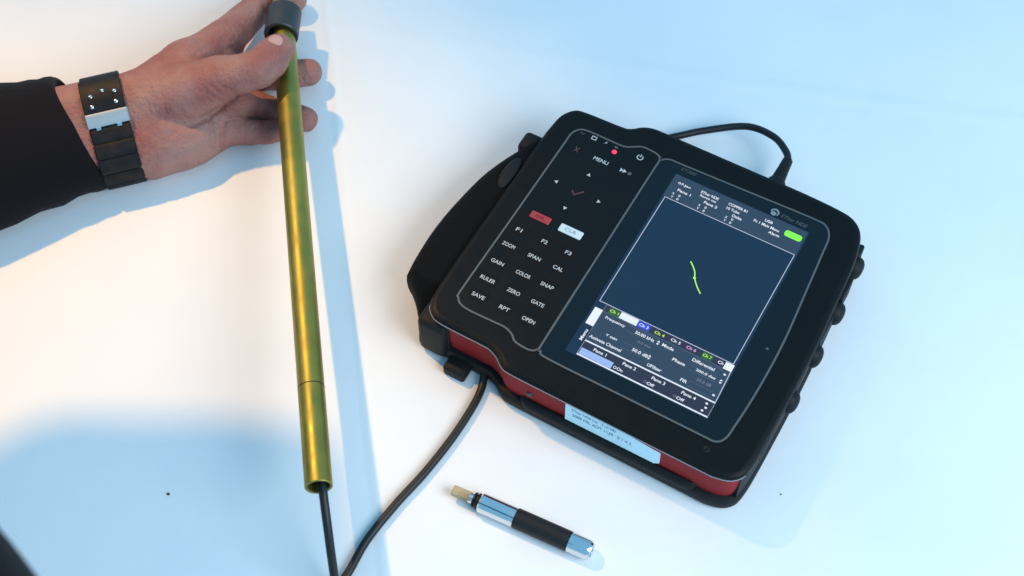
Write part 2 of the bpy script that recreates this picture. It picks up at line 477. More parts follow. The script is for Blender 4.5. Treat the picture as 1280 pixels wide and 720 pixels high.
# keypad legends
ZK = ZP + 0.2
for row, (y, dx) in enumerate([(-62.6, 0), (-74.8, 0), (-88.1, .3), (-100.9, 1.6), (-113.0, 2.8)]):
    names = [('F1', 'F2', 'F3'), ('ZOOM', 'SPAN', 'CAL'), ('GAIN', 'COLOR', 'SNAP'), ('RULER', 'ZERO', 'GATE'), ('SAVE', 'RPT', 'OPEN')][row]
    for c3, s in enumerate(names):
        x = (-62.4, -45.6, -30.1)[c3] + dx * 0.75
        w = {2: 3.7, 3: 6.2, 4: 8.0, 5: 9.3}[len(s)]
        text('key_legend', s, x, y, ZP + 0.42, w, 2.5, M['legend'], keypad, 0.014)
        P0 = rrect(x - 6.2, x + 6.2, y - 3.6, y + 4.0, 1.6); P1 = rrect(x - 5.5, x + 5.5, y - 2.9, y + 3.3, 1.3)
        V, Fc = loft([[(a, b, ZP) for a, b in P0], [(a, b, ZP + 0.28) for a, b in P1]])
        dmesh('key', V, Fc, M['keypad'], keypad)
text('key_legend', 'MENU', -44.6, 4.9, ZK, 9.6, 2.7, M['legend'], keypad, 0.018)
text('key_legend', 'X', -61.1, 5.2, ZK, 3.4, 3.6, M['legred'], keypad, 0.03)
V = [(-31.6, 3.4), (-31.6, 6.3), (-29.4, 4.85)]
poly('key_legend', V, ZK, M['legend'], keypad); poly('key_legend', [(x + 2.0, y) for x, y in V], ZK + 0.06, M['legend'], keypad)
poly('key_legend', rrect(-26.6, -24.2, 3.6, 6.0, 1.1), ZK, M['legdim'], keypad)
for cx, cy, a in ((-45.9, -8.0, 90), (-60.3, -21.6, 180), (-32.0, -22.2, 0), (-46.9, -35.9, 270)):
    P = [(cx + 1.45 * math.cos(math.radians(a + k)), cy + 1.45 * math.sin(math.radians(a + k))) for k in (0, 120, 240)]
    poly('arrow_legend', P, ZK, M['legend'], keypad)
V, Fc = ribbon([(-49.2, -22.6), (-46.9, -25.0), (-42.6, -20.2)], 1.1, ZK)
dmesh('tick_legend', V, Fc, M['legred'], keypad)
# red and white soft keys, slightly raised
def soft_key(name, x0, x1, y0, y1, m):
    P0 = rrect(x0, x1, y0, y1, 0.8); P1 = rrect(x0 + .4, x1 - .4, y0 + .4, y1 - .4, 0.6)
    V, Fc = loft([[(x, y, ZP) for x, y in P0], [(x, y, ZP + 0.5) for x, y in P0], [(x, y, ZP + 0.8) for x, y in P1]])
    return dmesh(name, V, Fc, m, keypad)
soft_key('red_key', -62.3, -49.4, -51.6, -46.6, M['keyred'])
text('key_legend', 'BAL', -55.8, -49.1, ZP + 0.95, 6.0, 2.2, M['redtext'], keypad)
soft_key('white_key', -43.2, -28.6, -51.8, -46.2, M['keywhite'])
text('key_legend', 'CLR', -35.9, -49.0, ZP + 0.95, 7.2, 2.4, M['keytext'], keypad, 0.0)
# status icons, power mark and the lit LED
V, Fc = ribbon([(-65.2, 17.2), (-64.4, 18.2), (-63.2, 17.2), (-62.4, 18.2)], 0.5, ZK); dmesh('status_icon', V, Fc, M['legdim'], keypad)
V, Fc = ribbon([(-57.4, 16.8), (-54.6, 16.8), (-54.6, 19.0), (-57.4, 19.0)], 0.75, ZK, True); dmesh('status_icon', V, Fc, M['legend'], keypad)
poly('status_icon', [(-49.4, 16.8), (-48.2, 18.0), (-48.9, 18.0), (-47.4, 19.6), (-47.9, 18.5), (-47.2, 18.5)], ZK, M['legend'], keypad)
poly('status_icon', rrect(-42.4, -40.2, 17.4, 19.0, 0.7), ZK, M['legdim'], keypad)
V, Fc = ribbon([(-25.4 + 1.75 * math.cos(math.radians(a)), 18.6 + 1.75 * math.sin(math.radians(a))) for a in range(125, 416, 15)], 0.62, ZK); dmesh('power_icon', V, Fc, M['legend'], keypad)
V, Fc = ribbon([(-25.4, 18.8), (-25.4, 20.9)], 0.62, ZK + 0.06); dmesh('power_icon', V, Fc, M['legend'], keypad)
bm = bmesh.new(); bmesh.ops.create_uvsphere(bm, u_segments=16, v_segments=8, radius=1)
for v in bm.verts: v.co = Vector((-40.7 + v.co.x * 1.55, 14.7 + v.co.y * 1.55, ZP + 0.1 + v.co.z * 0.7))
bm.verts.index_update()
V = [tuple(v.co) for v in bm.verts]; Fc = [tuple(v.index for v in f.verts) for f in bm.faces]; bm.free()
dmesh('red_led', V, Fc, M['led'], keypad, smooth=True)
poly('sensor_dot', rrect(94.2, 95.8, -64.8, -63.2, 0.75), ZK, M['legdim'], glass)

# lit display
Z0 = ZP + 0.15
screen = poly('lit_display', [(-1.5, -119.6), (85.2, -119.6), (84.4, 18.6), (-1.5, 18.6)], Z0, M['lcd'], dev)
poly('header_bar', [(-1.2, 0.5), (83.6, 0.5), (83.6, 18.2), (-1.2, 18.2)], Z0 + 0.06, M['bar'], screen)
poly('settings_area', [(4.9, -108.2), (84.6, -108.2), (84.4, -82.6), (4.9, -82.6)], Z0 + 0.06, M['bar'], screen)
poly('pane_area', [(4.9, -118.6), (84.8, -118.6), (84.7, -108.4), (4.9, -108.4)], Z0 + 0.07, M['pane'], screen)
poly('tab_row', [(5.2, -87.0), (84, -87.0), (84, -82.6), (5.2, -82.6)], Z0 + 0.10, M['pane'], screen)
def sline(pts, w, m, closed=False, name='screen_line', dz=0.16):
    V, Fc = ribbon(pts, w, Z0 + dz, closed); dmesh(name, V, Fc, m, screen)
def srect(x0, x1, y0, y1, w, m, dz=0.16, name='screen_line'):
    V, Fc = ribbon([(x0, y0), (x1, y0), (x1, y1), (x0, y1)], w, Z0 + dz, True); dmesh(name, V, Fc, m, screen)
srect(0.4, 83.0, -82.1, 0.1, 0.62, M['line'], name='plot_frame')
srect(5.4, 84.6, -118.4, -108.6, 0.85, M['wtext'], 0.2, name='pane_frame')
sline([(5.2, -87.3), (84.2, -87.3)], 0.3, M['fline'])
sline([(5.2, -108), (5.2, -82.5)], 0.45, M['fline'])
sline([(84.5, -108), (83.6, -82.5)], 0.5, M['line'], dz=0.18)
sx = catmull([(33.3, -33.2), (36.2, -35.9), (38.7, -38.9), (40.1, -42.1), (42.5, -45.3), (45.2, -48.1), (47.6, -50.1)], 5)
V, Fc = ribbon([(p[0], p[1]) for p in sx], 0.72, Z0 + 0.2); dmesh('signal_trace', V, Fc, M['trace'], screen)
poly('trace_dot', rrect(39.3, 40.9, -43.1, -41.5, 0.7), Z0 + 0.26, M['trace'], screen)
poly('status_button', rrect(71.7, 82.3, 9.5, 13.9, 1.6), Z0 + 0.2, M['lgreen'], screen)
poly('white_tab', [(0.2, -98.8), (5.0, -98.8), (5.0, -86.8), (0.2, -86.8)], Z0 + 0.2, M['wtext'], screen)
poly('channel_tab', [(8.0, -87.0), (14.6, -87.0), (14.6, -82.7), (8.0, -82.7)], Z0 + 0.2, M['ldkg'], screen)
poly('channel_tab', [(14.8, -86.8), (25.6, -86.8), (25.6, -82.5), (14.8, -82.5)], Z0 + 0.2, M['wtext'], screen)
poly('channel_tab', [(25.8, -86.8), (33.2, -86.8), (33.2, -82.7), (25.8, -82.7)], Z0 + 0.2, M['lblue'], screen)
poly('channel_tab', [(65.4, -86.9), (71.6, -86.9), (71.6, -82.8), (65.4, -82.8)], Z0 + 0.2, M['ldkg'], screen)
poly('channel_tab', [(79.0, -87.2), (84.0, -87.2), (84.0, -82.6), (79.0, -82.6)], Z0 + 0.2, M['wtext'], screen)
poly('selected_pane', [(6.0, -117.8), (25.8, -117.8), (25.8, -113.6), (6.0, -113.6)], Z0 + 0.26, M['lsky'], screen)
ZS = Z0 + 0.34
W, D = M['wtext'], M['dim']
for s, x, y, w, h, m in [
    ('07.Jan', 6.8, 12.8, 8.0, 1.9, W), ('Pane 1', 8.9, 8.2, 8.4, 1.9, W), ('X', 3.6, 4.5, 1.3, 1.6, W), ('Y', 4.0, 2.0, 1.3, 1.6, W), ('0', 7.5, 4.6, 1.2, 1.6, W), ('0', 7.5, 2.0, 1.2, 1.6, W),
    ('ETher NDE', 23.0, 13.8, 11.2, 1.9, W), ('Range set', 23.1, 11.0, 10.4, 1.9, W), ('Pane 2', 26.2, 7.9, 8.4, 1.9, W), ('X', 20.5, 4.5, 1.3, 1.6, W), ('Y', 20.7, 2.0, 1.3, 1.6, W), ('0', 24.5, 4.6, 1.2, 1.6, W), ('0', 24.5, 2.0, 1.2, 1.6, W),
    ('COPPER B1', 41.0, 14.0, 11.9, 1.9, W), ('10 Tube', 39.3, 10.8, 8.2, 1.9, W), ('Delta', 43.4, 7.4, 6.0, 1.9, W), ('X', 37.8, 4.5, 1.3, 1.6, W), ('Y', 38.0, 2.0, 1.3, 1.6, W), ('0', 41.6, 4.6, 1.2, 1.6, W), ('0', 41.5, 2.0, 1.2, 1.6, W),
    ('USB', 60.7, 13.9, 4.8, 1.9, W), ('Fn 1 Main Menu', 60.7, 10.6, 16.0, 1.9, W), ('Alarm', 66.8, 7.3, 6.7, 1.9, W),
    ('Ch 1', 11.2, -84.8, 5.2, 1.9, M['lyell']), ('Ch 3', 29.5, -84.8, 5.6, 1.9, W), ('Ch 4', 39.4, -85.0, 6.0, 1.9, M['lyell']), ('Ch 5', 49.3, -84.8, 5.8, 1.9, W), ('Ch 6', 58.8, -84.8, 5.8, 1.9, M['lpink']), ('Ch 7', 68.5, -84.8, 5.2, 1.9, M['lyell']), ('Ch', 76.6, -84.7, 3.2, 1.9, W),
    ('Frequency', 14.5, -90.3, 12.2, 2.2, W), ('50.00 kHz', 33.0, -90.4, 11.6, 2.0, W), ('Mode', 47.2, -90.2, 7.0, 2.0, W), ('0.0 deg', 35.0, -95.4, 8.2, 1.9, D), ('Y gain', 17.1, -100.1, 7.0, 2.0, W), ('50.0 dB', 35.4, -101.0, 9.5, 2.0, W),
    ('Activate Channel', 16.0, -105.0, 19.5, 2.0, W), ('Filter', 47.4, -105.4, 6.6, 2.0, W), ('Phase', 56.4, -95.6, 7.6, 2.0, W), ('Differential', 68.9, -90.4, 13.4, 2.0, W), ('200.0 deg', 72.6, -95.4, 11.8, 2.0, W), ('35.0 dB', 73.9, -100.4, 8.7, 1.9, D), ('FIR', 63.9, -104.8, 3.8, 2.0, W),
    ('Pane 1', 16.2, -111.6, 7.8, 2.0, W), ('Pane 2', 34.2, -111.4, 7.9, 2.0, W), ('Pane 3', 52.0, -111.6, 8.0, 2.0, W), ('Pane 4', 70.2, -111.6, 8.4, 2.0, W), ('On', 30.6, -115.9, 3.6, 1.8, W), ('Off', 49.2, -115.8, 4.4, 1.8, W), ('Off', 67.2, -115.8, 4.6, 1.8, W)]:
    text('screen_text', s, x, y, ZS, w, h, m, screen, 0.017)
text('screen_text', 'Menu', 3.0, -106.0, ZS, 7.6, 2.0, W, screen, 0.02, rot=math.pi / 2)
for x0, x1, y0, y1 in ((22.5, 40.2, -92.2, -88.6), (24.2, 42.0, -102.8, -99.2), (62.6, 79.8, -92.2, -88.5), (63.0, 80.0, -97.2, -93.8), (66.8, 80.5, -106.6, -103.2)):
    srect(x0, x1, y0, y1, 0.22, M['fline'], 0.2, 'value_box')
for x, y in ((41.2, -90.4), (41.0, -101.0), (81.6, -95.4)):
    for s in (-1, 1):
        poly('spin_arrow', [(x - 0.9, y + s * 0.35), (x + 0.9, y + s * 0.35), (x, y + s * 1.5)], Z0 + 0.3, W, screen)
for x, y in ((81.6, -90.4), (81.8, -104.8), (80.8, -111.2), (81.4, -113.8), (80.4, -116.2)):
    poly('spin_arrow', rrect(x - 0.7, x + 0.7, y - 0.6, y + 0.6, 0.5), Z0 + 0.3, W, screen)
for x, y, m in ((27.6, -115.9, W), (45.8, -115.6, D), (63.7, -115.6, D)):
    V, Fc = ribbon([(x + 0.75 * math.cos(a), y + 0.75 * math.sin(a)) for a in np.linspace(0, 2 * math.pi, 12, endpoint=False)], 0.3, Z0 + 0.3, True)
    dmesh('radio_button', V, Fc, m, screen)
srect(42.3, 43.7, -106.1, -104.7, 0.4, W, 0.3, 'check_box')
# maker's marks printed above the display
text('maker_print', 'ETi300', 4.6, 23.4, ZK, 9.6, 2.2, M['legdim'], glass, 0.0, 0.25)
mk = M['glint_print']
text('maker_print', 'ETher NDE', 73.4, 21.6, ZK, 16.4, 2.5, M['trim'], glass, 0.004, 0.2)
P = [(61.0 + 2.7 * math.cos(math.radians(a)), 21.8 + 2.7 * math.sin(math.radians(a))) for a in range(-40, 181, 12)]
P += [(60.9 + 1.9 * math.cos(math.radians(a)), 21.3 + 2.0 * math.sin(math.radians(a))) for a in range(180, -41, -12)]
poly('maker_emblem', P, ZK, mk, glass)
poly('maker_emblem', [(60.6 + 1.75 * math.cos(a), 20.7 + 1.55 * math.sin(a)) for a in np.linspace(0, 2 * math.pi, 24, endpoint=False)], ZK + 0.06, mk, glass)
# sticker on the red front face
def front_plane(x, y):          # x along the face, y = height
    return (x, -145.75, y)
V = [front_plane(*p) for p in [(13.6, 16.4), (68.2, 16.4), (71.4, 19.2), (71.2, 36.0), (13.4, 36.0)]]
V2 = [(a, b + 1.0, c) for a, b, c in V]
stk_v = V + V2
stk_f = [(0, 1, 2, 3, 4), (9, 8, 7, 6, 5)] + [(i, (i + 1) % 5, 5 + (i + 1) % 5, 5 + i) for i in range(5)]
stk = dmesh('label_sticker', stk_v, stk_f, M['sticker'])
fp = lambda x, y: (x, -145.9, y)
text('sticker_print', 'ETher NDE Ltd   T: 01582', 31, 30.8, 0, 27, 2.3, M['ink'], stk, 0.0, plane=fp)
text('sticker_print', '2009 MIL ADT 1130   0 1 4 2', 36, 25.4, 0, 36, 2.9, M['ink'], stk, 0.0, plane=fp)

# ------------------------------------------------------------------ cables
def wpt(x, y, z): return np.array(dev_world(x, y, z))
pth = [wpt(50, 60, 21), wpt(49.0, 74, 20.5), wpt(44.5, 82, 19.5), wpt(32.5, 90.5, 17), wpt(14, 92.5, 13), wpt(-8.5, 79.5, 9), wpt(-22.5, 68, 7), wpt(-36, 59, 4), wpt(-60, 52, 3), wpt(-75, 46, 3)]
cab = empty('rear_cable', wpt(50, 60, 0))
def at_parent(o, parent):
    o.parent = parent; o.matrix_parent_inverse = Matrix.Translation(-parent.location); return o
V, Fc = tube_mesh(catmull(pth, 10), 2.25, 14)
at_parent(mesh_obj('cord', V, Fc, M['cable'], None, True, 60), cab)
a, b = wpt(50.6, 42, 22), wpt(48.8, 76, 20.5)
V, Fc = loft(lathe(a, b, [(0, 5.6), (14, 5.6), (15, 5.0), (15.5, 4.4), (24, 3.7), (33, 3.2), (34, 2.6)], 24))
at_parent(mesh_obj('plug', V, Fc, M['rubber'], None, True, 40), cab)
tag(cab, 'black cable looping behind the instrument from its rear socket', 'cable')

pth = [at(402.5, 600, 49), at(404.5, 620, 47.5), at(409, 655, 40), at(414, 693, 28), at(419, 728, 14), at(425, 765, 5), at(425, 800, 2.6), at(400, 835, 2.6), at(365, 825, 2.6), at(365, 790, 2.6), at(395, 760, 2.6), at(431, 722, 2.6),
       at(458, 676, 2.6), at(495, 630, 2.6), at(530, 592, 2.6), at(565, 548, 2.6), at(590, 510, 2.6), at(602, 485, 2.8), at(606, 462, 5), at(610, 440, 8)]
V, Fc = tube_mesh(catmull(pth, 8), 2.35, 14)
pc = mesh_obj('probe_cable', V, Fc, M['cable'], None, True, 60)
tag(pc, 'black cable running from the brass tube end to the instrument', 'cable')

# ------------------------------------------------------------------ brass tube
TB, TT = Vector(at(398.5, 609, 49)), Vector(at(351, -6, 27))
ax = (TT - TB); L = ax.length; ax.normalize()
tub = empty('brass_tube', (TB.x, TB.y, TB.z))
R0 = 7.3
jl = 60.0
rings = lathe(TB, TT, [(6, R0 - 1.6), (0.35, R0 - 1.5), (0, R0 - 1.1), (0, R0 - 0.35), (0.4, R0), (jl - 0.2, R0), (jl + 0.2, R0 - 0.05), (L * 0.5, R0 - 0.05), (L * 0.88, R0 - 0.05), (L * 0.9, R0 - 1.2), (L, R0 - 1.2)], 56)
V, Fc = loft(rings, cap=False)
n = 56; Fc.append(tuple(range((len(rings) - 1) * n, len(rings) * n)))
at_parent(mesh_obj('tube_wall', V, Fc, M['brass'], None, True, 35), tub)
rings = lathe(TB, TT, [(0.6, R0 - 1.45), (60, R0 - 1.5), (61, 0.01)], 40)
V, Fc = loft(rings, cap=False)
at_parent(mesh_obj('tube_bore', V, Fc, M['bore'], None, True, 35), tub)
V, Fc = loft(lathe(TB, TT, [(jl - 0.3, R0 - 0.3), (jl - 0.3, R0 + 0.04), (jl + 0.3, R0 + 0.04), (jl + 0.3, R0 - 0.3)], 56), cap=False)
at_parent(mesh_obj('joint_line', V, Fc, M['bore'], None, True, 35), tub)
tag(tub, 'long brass tube with open lower end held in the hand', 'tube')
# grey collar, tipped a little on the tube
def on_tube(px_y):
    best = min(np.linspace(0, L, 600), key=lambda t: abs(proj(TB + ax * t)[1] - px_y)); return TB + ax * best
def proj(P):
    v = np.array(P) - np.array([0, 0, CAM_H]); zz = v @ _fw
    return 640 + F_PX * v[0] / zz, 360 - F_PX * (v @ _up) / zz
c0, c1 = on_tube(45), on_tube(14)
d = (c1 - c0).normalized()
d2 = (d + Vector((0.16, 0, -0.02))).normalized()
cm = (c0 + c1) / 2; hl = (c1 - c0).length / 2
ca, cb = cm - d2 * hl, cm + d2 * hl
rings = lathe(ca, cb, [(1.5, 8.2), (0.3, 8.6), (0, 9.2), (0, 10.4), (0.6, 11.0), (2 * hl - 0.8, 11.0), (2 * hl, 10.2), (2 * hl, 7.0), (1.5, 8.2)], 48)
V, Fc = loft(rings, cap=False)
cr = mesh_obj('tube_collar', V, Fc, M['collar'], None, True, 35)
tag(cr, 'dark grey ring collar round the upper end of the brass tube', 'collar')

# ------------------------------------------------------------------ pencil probe
RP = 5.7
PA, PB = Vector(at(566, 612.5, RP)), Vector(at(741, 690, RP))
PA.z = PB.z = RP
pl = (PB - PA).length
pen = empty('pencil_probe', (PA.x, PA.y, 0))
tag(pen, 'pen-shaped probe with beige tip, chrome ends and black grip', 'probe')
def pseg(name, prof, m, nn=40):
    V, Fc = loft(lathe(PA, PB, [(t * pl, r) for t, r in prof], nn))
    return at_parent(mesh_obj(name, V, Fc, m, None, True, 30), pen)
d, u, v = frame(PB - PA)
rings = []
for t, w, h in ((0.0, 2.5, 1.5), (0.004, 2.75, 1.7), (0.08, 2.75, 2.2), (0.135, 2.6, 2.5)):
    c = PA + d * (t * pl)
    rings.append([c + u * w * a + v * h * b for a, b in ((1, .75), (.8, 1), (-.8, 1), (-1, .75), (-1, -.75), (-.8, -1), (.8, -1), (1, -.75))])
V, Fc = loft(rings)
tipo = at_parent(mesh_obj('probe_tip', V, Fc, M['tip'], None), pen)
V, Fc = [], []
c = PA + d * 3 + v * 1.98
V = [c + u * .35, c - u * .35, c - u * .35 + d * 5.5 + v * .30, c + u * .35 + d * 5.5 + v * .30]
pseg('tip_ring', [(0.120, 2.2), (0.122, 2.9), (0.150, 3.0), (0.152, 2.4)], M['chrome'])
pseg('neck', [(0.150, 2.6), (0.152, 4.1), (0.164, 4.3), (0.166, 3.4), (0.176, 3.4), (0.178, 4.5), (0.190, 4.6), (0.192, 3.8), (0.21, 3.8)], M['grip'])
pseg('front_sleeve', [(0.198, 3.8), (0.200, 5.0), (0.208, RP - .05), (0.452, RP - .05), (0.456, RP - .4)], M['chrome'], 48)
pseg('grip', [(0.453, RP - .5), (0.456, RP), (0.835, RP), (0.838, RP - .5)], M['grip'], 48)
pseg('end_cap', [(0.836, RP - .5), (0.839, RP - .05), (0.965, RP - .05), (0.990, RP - 1.0), (0.993, RP - 1.5), (0.985, RP - 2.0), (0.985, 0.01)], M['chrome'], 48)

# ------------------------------------------------------------------ distance-field modelling for body and cloth
def surface_nets(Fv, org, h):
    s = Fv < 0
    nx, ny, nz = Fv.shape
    cnt = np.zeros((nx - 1, ny - 1, nz - 1), np.int8)
    offs = [(i, j, k) for i in (0, 1) for j in (0, 1) for k in (0, 1)]
    for i, j, k in offs: cnt += s[i:nx - 1 + i, j:ny - 1 + j, k:nz - 1 + k]
    act = (cnt > 0) & (cnt < 8)
    I = np.argwhere(act); N = len(I)
    idx = -np.ones(act.shape, np.int64); idx[act] = np.arange(N)
    cv = np.stack([Fv[I[:, 0] + i, I[:, 1] + j, I[:, 2] + k] for i, j, k in offs], 1)
    acc = np.zeros((N, 3)); num = np.zeros(N)
    for a in range(8):
        for b in range(a + 1, 8):
            oa, ob = np.array(offs[a]), np.array(offs[b])
            if np.abs(oa - ob).sum() != 1: continue
            va, vb = cv[:, a], cv[:, b]
            c = (va < 0) != (vb < 0)
            t = np.where(c, va / np.where(c, va - vb, 1), 0)
            acc += np.where(c[:, None], oa + (ob - oa) * t[:, None], 0); num += c
    P = (I + acc / num[:, None]) * h + org
    quads = []
    for axis in range(3):
        sl0 = [slice(1, -1)] * 3; sl1 = [slice(1, -1)] * 3
        sl0[axis] = slice(0, -1); sl1[axis] = slice(1, None)
        a = s[tuple(sl0)]; b = s[tuple(sl1)]
        E = np.argwhere(a != b); flip = a[a != b]
        base = E.copy()
        for ax_ in range(3):
            if ax_ != axis: base[:, ax_] += 1
        o1, o2 = [(1, 2), (2, 0), (0, 1)][axis]
        def cell(d1, d2):
            q = base.copy(); q[:, o1] -= d1; q[:, o2] -= d2
            return idx[q[:, 0], q[:, 1], q[:, 2]]
        Q = np.stack([cell(1, 1), cell(0, 1), cell(0, 0), cell(1, 0)], 1)
        Q[~flip] = Q[~flip][:, ::-1]
        quads.append(Q)
    return P, np.concatenate(quads)

def cone(G, a, b):
    pa = np.array(a[:3], np.float32); pb = np.array(b[:3], np.float32); d = pb - pa
    X, Y, Z = G
    dd = float(d @ d) + 1e-9
    t = np.clip(((X - pa[0]) * d[0] + (Y - pa[1]) * d[1] + (Z - pa[2]) * d[2]) / dd, 0, 1)
    return np.sqrt((X - pa[0] - t * d[0]) ** 2 + (Y - pa[1] - t * d[1]) ** 2 + (Z - pa[2] - t * d[2]) ** 2) - (a[3] + (b[3] - a[3]) * t)

def smin(a, b, k):
    h = np.clip(0.5 + 0.5 * (b - a) / k, 0, 1)
    return b + (a - b) * h - k * h * (1 - h)

def chain(G, pts, k=0.0):
    f = None
    for p, q in zip(pts[:-1], pts[1:]):
        g = cone(G, p, q)
        f = g if f is None else (smin(f, g, k) if k else np.minimum(f, g))
    return f

def grid(lo, hi, h):
    xs = np.arange(lo[0], hi[0], h, dtype=np.float32); ys = np.arange(lo[1], hi[1], h, dtype=np.float32); zs = np.arange(lo[2], hi[2], h, dtype=np.float32)
    return np.meshgrid(xs, ys, zs, indexing='ij')

def fast_obj(name, P, Q, m, parent=None):
    me = bpy.data.meshes.new(name)
    me.from_pydata((P * MM).tolist(), [], Q.tolist()); me.update()
    me.polygons.foreach_set('use_smooth', [True] * len(me.polygons))
    me.materials.append(m)
    o = bpy.data.objects.new(name, me); col.objects.link(o)
    if parent: at_parent(o, parent)
    return o

def pz(px, py, z, r): return (*at(px, py, z), r)

pb0 = at(105, 165, 0)
person = empty('person', (pb0[0], pb0[1], 0))
tag(person, 'person in black sleeves holding the brass tube, thumb on top', 'person')

# the hand: palm up, thumb over the tube, fingers behind it
h = 1.15
lo = at(40, 230, 0); lo = (lo[0] - 6, 505, -1.0)
G = grid((-345, 500, -1.2), (-108, 700, 82), h)
radial = [pz(30, 155, 34, 20), pz(112, 139, 34, 17.5), pz(172, 126, 35, 17.5), pz(235, 84, 34, 17), pz(278, 54, 28, 13)]
middle = [pz(40, 190, 25, 21), pz(130, 168, 25, 17.5), pz(190, 152, 26, 17), pz(240, 125, 24, 16), pz(288, 95, 20, 12)]
ulnar = [pz(60, 212, 20, 19), pz(137, 194, 17, 16.5), pz(190, 185, 16.5, 16.5), pz(240, 168, 16, 15), pz(282, 146, 15, 12)]
f = smin(smin(chain(G, radial, 4), chain(G, middle, 4), 9), chain(G, ulnar, 4), 9)
f = smin(f, chain(G, [pz(190, 184, 17, 17), pz(230, 177, 16.5, 15.5), pz(266, 168, 15, 11)], 4), 10)
fingers = [
    [pz(277, 53, 28, 12.8), pz(320, 12, 20, 10.2), pz(346, 1, 12.5, 9.7), pz(366, -1, 11.5, 9.3)],
    [pz(284, 92, 22, 12), pz(318, 95, 15, 10), pz(350, 94, 12, 9.4), pz(385.5, 90.5, 12.5, 8.9)],
    [pz(284, 128, 18, 10.6), pz(320, 131, 13, 8.6), pz(350, 141, 12, 8.4), pz(381, 149, 12, 8.2)],
    [pz(278, 163, 15, 9.6), pz(310, 166, 12.5, 7.6), pz(335, 165, 12, 7.2), pz(354, 163, 12, 6.8)]]
ff = None
for c in fingers:
    g = chain(G, c, 2.0)
    ff = g if ff is None else smin(ff, g, 0.9)
f = smin(f, ff, 4.5)
thumb = [pz(188, 128, 34, 19), pz(228, 117, 38, 18.5), pz(274, 100, 44, 14.5), pz(300, 93, 48, 11.8), pz(322, 86, 50, 11.6), pz(336, 75, 50.5, 11.2), pz(347.5, 62.5, 49.5, 10.2)]
g = chain(G, thumb, 3.0)
f = smin(f, g, 2.2)
# skin folds pressed into the surface
V3 = (G[1] * _fw[1] + (G[2] - CAM_H) * _fw[2])
PX = 640 + F_PX * G[0] / V3
PY = 360 - F_PX * (G[1] * _up[1] + (G[2] - CAM_H) * _up[2]) / V3
def fold(pts, w, dep):
    global f
    best = None
    for (x0, y0), (x1, y1) in zip(pts[:-1], pts[1:]):
        dx, dy = x1 - x0, y1 - y0; t = np.clip(((PX - x0) * dx + (PY - y0) * dy) / (dx * dx + dy * dy), 0, 1)
        q = (PX - x0 - t * dx) ** 2 + (PY - y0 - t * dy) ** 2
        best = q if best is None else np.minimum(best, q)
    f = f + dep * np.exp(-best / (w * w)) * (G[2] > 12)
near = np.abs(f) < 5
fold([(240, 157), (255, 149), (276, 135), (296, 120)], 3.4, 1.8)
fold([(214, 167), (228, 162), (242, 156)], 3.0, 0.5)
fold([(262, 150), (265, 165), (267, 186)], 2.4, 1.3)
fold([(281, 152), (278, 168), (278, 184)], 2.6, 1.5)
fold([(262, 105), (274, 116), (288, 124)], 2.2, 1.1)
fold([(270, 101), (281, 111), (293, 117)], 2.0, 1.0)
fold([(256, 113), (268, 123), (280, 128)], 2.0, 0.9)
fold([(309, 66), (314, 78), (318, 92)], 2.4, 0.5)
fold([(314, 62), (319, 75), (323, 90)], 2.2, 0.45)
fold([(288, 60), (298, 68), (306, 74)], 2.5, 0.6)
fold([(196, 100), (206, 140), (212, 178)], 2.6, 0.45)
fold([(186, 108), (198, 150), (204, 190)], 2.4, 0.4)
fold([(330, 10), (336, 22), (338, 34)], 2.4, 0.5)
for fold_line in ([(238, 60), (262, 44)], [(244, 68), (268, 54)], [(282, 36), (290, 50)], [(286, 31), (295, 45)], [(346, 121), (345, 139)], [(318, 122), (317, 142)], [(306, 152), (305, 172)], [(325, 152), (325, 172)], [(230, 126), (246, 142)], [(238, 118), (256, 134)], [(222, 134), (236, 150)], [(246, 110), (262, 128)], [(180, 115), (190, 150), (196, 200)]):
    fold(fold_line, 2.0, 0.45)
rs = np.random.RandomState(3)
lump = np.zeros_like(f)
for _ in range(14):
    kv = rs.normal(size=3); kv = kv / np.linalg.norm(kv) * rs.uniform(0.25, 0.9); ph = rs.uniform(0, 6.28)
    lump += np.sin(G[0] * kv[0] + G[1] * kv[1] + G[2] * kv[2] + ph).astype(np.float32)
f = f + lump * 0.045
P, Q = surface_nets(f, np.array([-345, 500, -1.2]), h)
P[:, 2] = np.maximum(P[:, 2], 0.3)
hand = fast_obj('hand', P, Q, M['skin'], person)
del G, f, g, ff, PX, PY, V3, near
# thumb nail, on the side turned to the camera
tipc = np.array(thumb[-1][:3]); ipc = np.array(thumb[-2][:3])
td = Vector(tipc - ipc).normalized()
cn = Vector(np.array([0, 0, CAM_H]) - tipc).normalized()
cn = (cn + Vector((-0.25, 0.45, 0.0))).normalized()
cn = (cn - td * cn.dot(td)).normalized(); sd = td.cross(cn)
bm = bmesh.new(); bmesh.ops.create_uvsphere(bm, u_segments=24, v_segments=14, radius=1)
base = Vector(ipc) * 0.45 + Vector(tipc) * 0.55 + td * 0.6
for v in bm.verts:
    x, y, z = v.co
    ss = lambda a: math.copysign(abs(a) ** 0.75, a)
    X, Y = ss(x) * 6.3, ss(y) * 5.0
    v.co = base + td * X + sd * Y + cn * (10.75 - 0.065 * Y * Y - 0.012 * X * X + z * 0.75)
bm.verts.index_update()
V = [tuple(v.co) for v in bm.verts]; Fc = [tuple(v.index for v in f_.verts) for f_ in bm.faces]; bm.free()
at_parent(mesh_obj('thumb_nail', V, Fc, M['nail'], None, True), hand)

